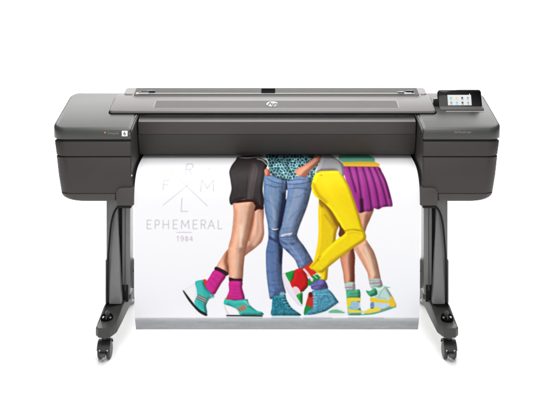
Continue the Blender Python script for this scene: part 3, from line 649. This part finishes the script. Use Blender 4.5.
glow([(326, 184), (336, 204), (350, 226)], 5, (252, 228, 30), .7, mR); glow([(313.5, 184), (318, 194), (326, 202)], 1.8, (206, 168, 12), .8, mR); stroke([(321, 175.2), (322.6, 175)], .9, (176, 130, 20), .8)
stroke([(310.6, 267), (316, 272), (321, 279)], .7, (196, 156, 12), .8)
fill([(325, 155), (322, 161), (318.6, 167.6), (316.2, 173), (321, 171.2), (330, 170.6), (339, 170.8), (344.4, 176.4), (345.6, 166), (343, 161), (338, 157), (333, 154)], (166, 165, 168), rim=1.0, rimc=(126, 124, 128), tex=t_cloth)
stroke([(328, 156.6), (336, 158), (343.4, 163)], .5, (110, 108, 112), .7); stroke([(316.4, 173), (330, 171.2), (339, 171)], .4, (120, 100, 40), .6)
# blue shoes and the second red-green shoe
fill([(304.4, 314.6), (305.4, 306), (307.8, 297), (308.6, 293.4), (313, 293), (313, 312), (309, 315)], (196, 60, 48), tex=t_cloth); fill([(304.2, 314.8), (305, 307), (308, 305), (312.4, 309), (312, 314)], (36, 146, 72))
fill([(309, 292.4), (312.6, 292.6), (312, 297), (309.4, 296.6)], (110, 16, 24))
fill([(328, 309.6), (336, 306.4), (345.6, 311), (346.6, 315), (330, 316.2), (310, 316.6)], (242, 240, 246), rim=.8, rimc=(232, 229, 238), form=0)
fill([(329, 312.8), (331, 310.2), (337, 309.4), (344.6, 312.2), (343.6, 313.2)], (96, 180, 134), alpha=.8)
P = [(311.6, 289), (311, 284.6), (314, 281.6), (318, 279.6), (324, 279.8), (327, 284), (327.8, 289), (320, 291)]
fill(P, (112, 108, 168), rim=1.2, rimc=(64, 62, 116), tex=t_den); stroke([(312, 287), (319, 285.4), (327, 286.4)], .7, (62, 58, 110), .8)
P = [(311.8, 291), (318, 290.2), (326.2, 288.8), (331, 291.4), (337.8, 300.6), (338.6, 303), (334, 306), (328, 310.4), (318, 314), (308, 315.8), (305.2, 313.6), (308, 311.4), (312.6, 308), (313.6, 298)]
fill(P, (86, 152, 178), rim=1.0, rimc=(50, 110, 138), tex=t_mott); stroke([(305.6, 315.6), (314, 315), (325, 312), (331, 308.6), (339.4, 302.6)], 1.2, (226, 240, 246))
for k in range(5): stroke([(312.8, 294.6 + 2.8 * k), (317, 294.2 + 2.8 * k)], .5, (176, 214, 226), .8)
stroke([(318, 294.5), (328, 294), (332, 296)], .7, (160, 206, 220), .7)
P = [(272.4, 300), (273, 296.4), (279, 294.4), (284.8, 293.6), (286.6, 299.6), (291, 307), (296, 311), (299.8, 313.6), (299.6, 315.6), (272.4, 315.6), (271.8, 308)]
fill(P, (46, 128, 148), rim=1.0, rimc=(22, 86, 104), tex=t_mott); stroke([(272, 316), (299.8, 316)], 1.0, (170, 214, 224))
for k in range(5): stroke([(279.5 + 1.9 * k, 297 + 2.7 * k), (284.6 + 2 * k, 296.6 + 2.7 * k)], .55, (176, 220, 228), .8)
fill([(280, 292.6), (284.4, 292.2), (284.8, 295), (280.6, 295.6)], (140, 176, 204))
# faint reflections on the floor band
for (a, b, c) in ((226, 262, (120, 150, 150)), (272, 300, (110, 140, 150)), (304, 332, (120, 140, 150)), (349, 384, (140, 160, 150))):
    stroke([(a, 318), (b, 318)], 1.6, c, .35)

# bring the artwork down to sheet resolution and put it on the curved sheet
for c_ in range(3): IMG[..., c_] = blur(IMG[..., c_], .42)
IMG += (rng.randn(H, W) * 3)[..., None] * (IMG.min(2, keepdims=True) < 235)
fig = blur((IMG.min(2) < 225).astype(float), .4)[..., None] * (GY < 317)[..., None]
soft_ = np.stack([blur(IMG[..., c_], 2.2) for c_ in range(3)], -1)
IMG = IMG + fig * ((IMG - soft_) * .16 + (IMG - 165) * .08 - 7)
IMG = np.clip(IMG, 0, 255)
h2, w2 = H // SSP, W // SSP
IM = IMG[:h2 * SSP, :w2 * SSP].reshape(h2, SSP, w2, SSP, 3).mean((1, 3)) / 255
IM = np.where(IM <= .04045, IM / 12.92, ((IM + .055) / 1.055) ** 2.4)
PX0, PX1 = 134.1, 419.9
cv = np.array(spline([(y, z) for y, z in curve], 40))
sg_ = np.concatenate([[0], np.cumsum(np.hypot(np.diff(cv[:, 0]), np.diff(cv[:, 1])))])
s1_ = np.linspace(0, sg_[-1], 1600); cv = np.stack([np.interp(s1_, sg_, cv[:, 0]), np.interp(s1_, sg_, cv[:, 1])], 1)
kn = np.exp(-np.linspace(-2.5, 2.5, 301) ** 2 / 2); kn /= kn.sum()          # ease the bend of the sheet
pad_ = np.concatenate([2 * cv[:1] - cv[150:0:-1], cv, 2 * cv[-1:] - cv[-2:-152:-1]])
cv = np.stack([np.convolve(pad_[:, q_], kn, 'valid') for q_ in range(2)], 1)
rowp = YH + (CAMH - cv[:, 1]) * F / (CAMD + cv[:, 0])
seg = np.concatenate([[0], np.cumsum(np.hypot(np.diff(cv[:, 0]), np.diff(cv[:, 1])))])
nu = int((PX1 - PX0) * RES); nv = int(seg[-1] * 243.1 * RES)
sv = np.linspace(0, seg[-1], nv); yv = np.interp(sv, seg, cv[:, 0]); zv = np.interp(sv, seg, cv[:, 1]); rv = np.interp(sv, seg, rowp)
uu = np.linspace(PX0, PX1, nu); xv = (uu - CX) / 243.1
VX, VY = np.meshgrid(xv, yv); _, VZ = np.meshgrid(xv, zv)
co3 = np.stack([VX, VY, VZ], -1).reshape(-1, 3)
ci = np.clip(((rv - AY0) * RES - .5), 0, h2 - 1.001); cj = np.clip(((uu - AX0) * RES - .5), 0, w2 - 1.001)
i0 = ci.astype(int); j0 = cj.astype(int); ti = (ci - i0)[:, None, None]; tj = (cj - j0)[None, :, None]
A = IM[i0][:, j0]; B = IM[i0][:, j0 + 1]; C_ = IM[i0 + 1][:, j0]; D_ = IM[i0 + 1][:, j0 + 1]
colr = (A * (1 - tj) + B * tj) * (1 - ti) + (C_ * (1 - tj) + D_ * tj) * ti
ok = rv > 155.5
idx = np.arange(nv * nu).reshape(nv, nu)
q = np.stack([idx[:-1, :-1], idx[1:, :-1], idx[1:, 1:], idx[:-1, 1:]], -1).reshape(-1, 4)
me = bpy.data.meshes.new('printed_sheet')
me.vertices.add(nv * nu); me.vertices.foreach_set('co', co3.astype(np.float32).ravel())
me.loops.add(q.size); me.loops.foreach_set('vertex_index', q.astype(np.int32).ravel())
me.polygons.add(len(q)); me.polygons.foreach_set('loop_start', np.arange(0, q.size, 4, dtype=np.int32)); 
me.update(calc_edges=True)
at = me.color_attributes.new('print', 'FLOAT_COLOR', 'POINT')
rgba = np.ones((nv * nu, 4), np.float32); rgba[:, :3] = colr.reshape(-1, 3); at.data.foreach_set('color', rgba.ravel())
me.shade_smooth()
pm = bpy.data.materials.new('photo_paper'); pm.use_nodes = True; nt = pm.node_tree; b = nt.nodes['Principled BSDF']
va = nt.nodes.new('ShaderNodeVertexColor'); va.layer_name = 'print'
ms = nt.nodes.new('ShaderNodeMix'); ms.data_type = 'RGBA'; ms.blend_type = 'MULTIPLY'; ms.inputs['Factor'].default_value = 1
ms.inputs['B'].default_value = (.805, .805, .805, 1); nt.links.new(va.outputs['Color'], ms.inputs['A']); nt.links.new(ms.outputs['Result'], b.inputs['Base Color'])
b.inputs['Roughness'].default_value = .6; b.inputs['Specular IOR Level'].default_value = .15
me.materials.append(pm)
sheet = bpy.data.objects.new('printed_sheet', me); COL.objects.link(sheet)
sheet['label'] = 'white paper print of four people\'s legs in bright shoes, hanging from the printer'
sheet['category'] = 'poster'
# ------------------------------------------------------------------ studio
def grid_sheet(name, pts_yz, x0, x1, m):
    v = []; f = []
    for y, z in pts_yz: v += [(x0, y, z), (x1, y, z)]
    for i in range(len(pts_yz) - 1): f.append((2*i, 2*i+1, 2*i+3, 2*i+2))
    o = link(name, v, f, m, ang=60); o['kind'] = 'structure'; return o
grid_sheet('floor', [(-8, 0), (7, 0)], -9, 9, M['studio'])
grid_sheet('backdrop', [(7.002 + 1.5 * math.sin(math.radians(a)), 1.5 - 1.5 * math.cos(math.radians(a))) for a in range(0, 91, 6)] + [(8.502, 8)], -9, 9, M['studio'])

w = bpy.data.worlds.new('World'); S.world = w; w.use_nodes = True
nt = w.node_tree; bg = nt.nodes['Background']
tc = nt.nodes.new('ShaderNodeTexCoord'); sep = nt.nodes.new('ShaderNodeSeparateXYZ'); nt.links.new(tc.outputs['Generated'], sep.inputs[0])
ab = nt.nodes.new('ShaderNodeMath'); ab.operation = 'ABSOLUTE'; nt.links.new(sep.outputs['X'], ab.inputs[0])
mr = nt.nodes.new('ShaderNodeMapRange'); mr.interpolation_type = 'SMOOTHSTEP'
mr.inputs['From Min'].default_value = .2; mr.inputs['From Max'].default_value = .6
mr.inputs['To Min'].default_value = .64; mr.inputs['To Max'].default_value = .02
nt.links.new(ab.outputs[0], mr.inputs['Value']); nt.links.new(mr.outputs[0], bg.inputs['Strength'])
bg.inputs['Color'].default_value = (1, 1, 1, 1)

def area(name, loc, target, sx, sy, power):
    import mathutils
    l = bpy.data.lights.new(name, 'AREA'); l.shape = 'RECTANGLE'; l.size = sx; l.size_y = sy; l.energy = power
    o = bpy.data.objects.new(name, l); COL.objects.link(o); o.location = loc
    o.rotation_euler = (mathutils.Vector(target) - mathutils.Vector(loc)).to_track_quat('-Z', 'Y').to_euler()
    return o
area('softbox', (0, -.3, 4.2), (0, 1.0, 0), 2.6, 4.5, 165)
area('softbox', (0, 5.0, 4.6), (0, 5.5, 0), 9, 4, 420)
area('softbox', (0, -5.5, 2.6), (0, 0, .6), 3.5, 2.0, 60)
area('floor_fill_light', (0, 4.6, 1.95), (0, .3, 0), 3.6, .8, 300)  # added fill lamp behind the printer, lifts the floor shadows

cam = bpy.data.cameras.new('camera'); co = bpy.data.objects.new('camera', cam); COL.objects.link(co); S.camera = co
co.location = (0, -CAMD, CAMH); co.rotation_euler = (math.radians(90), 0, 0)
cam.sensor_width = 36; cam.sensor_fit = 'HORIZONTAL'; cam.lens = F / 550 * 36
cam.shift_y = -(206 - YH) / 550; cam.shift_x = (275 - CX) / 550
cam.clip_end = 200
S.render.engine = 'CYCLES'
S.view_settings.view_transform = 'Standard'; S.view_settings.look = 'None'; S.view_settings.exposure = 0.2; S.view_settings.gamma = 1
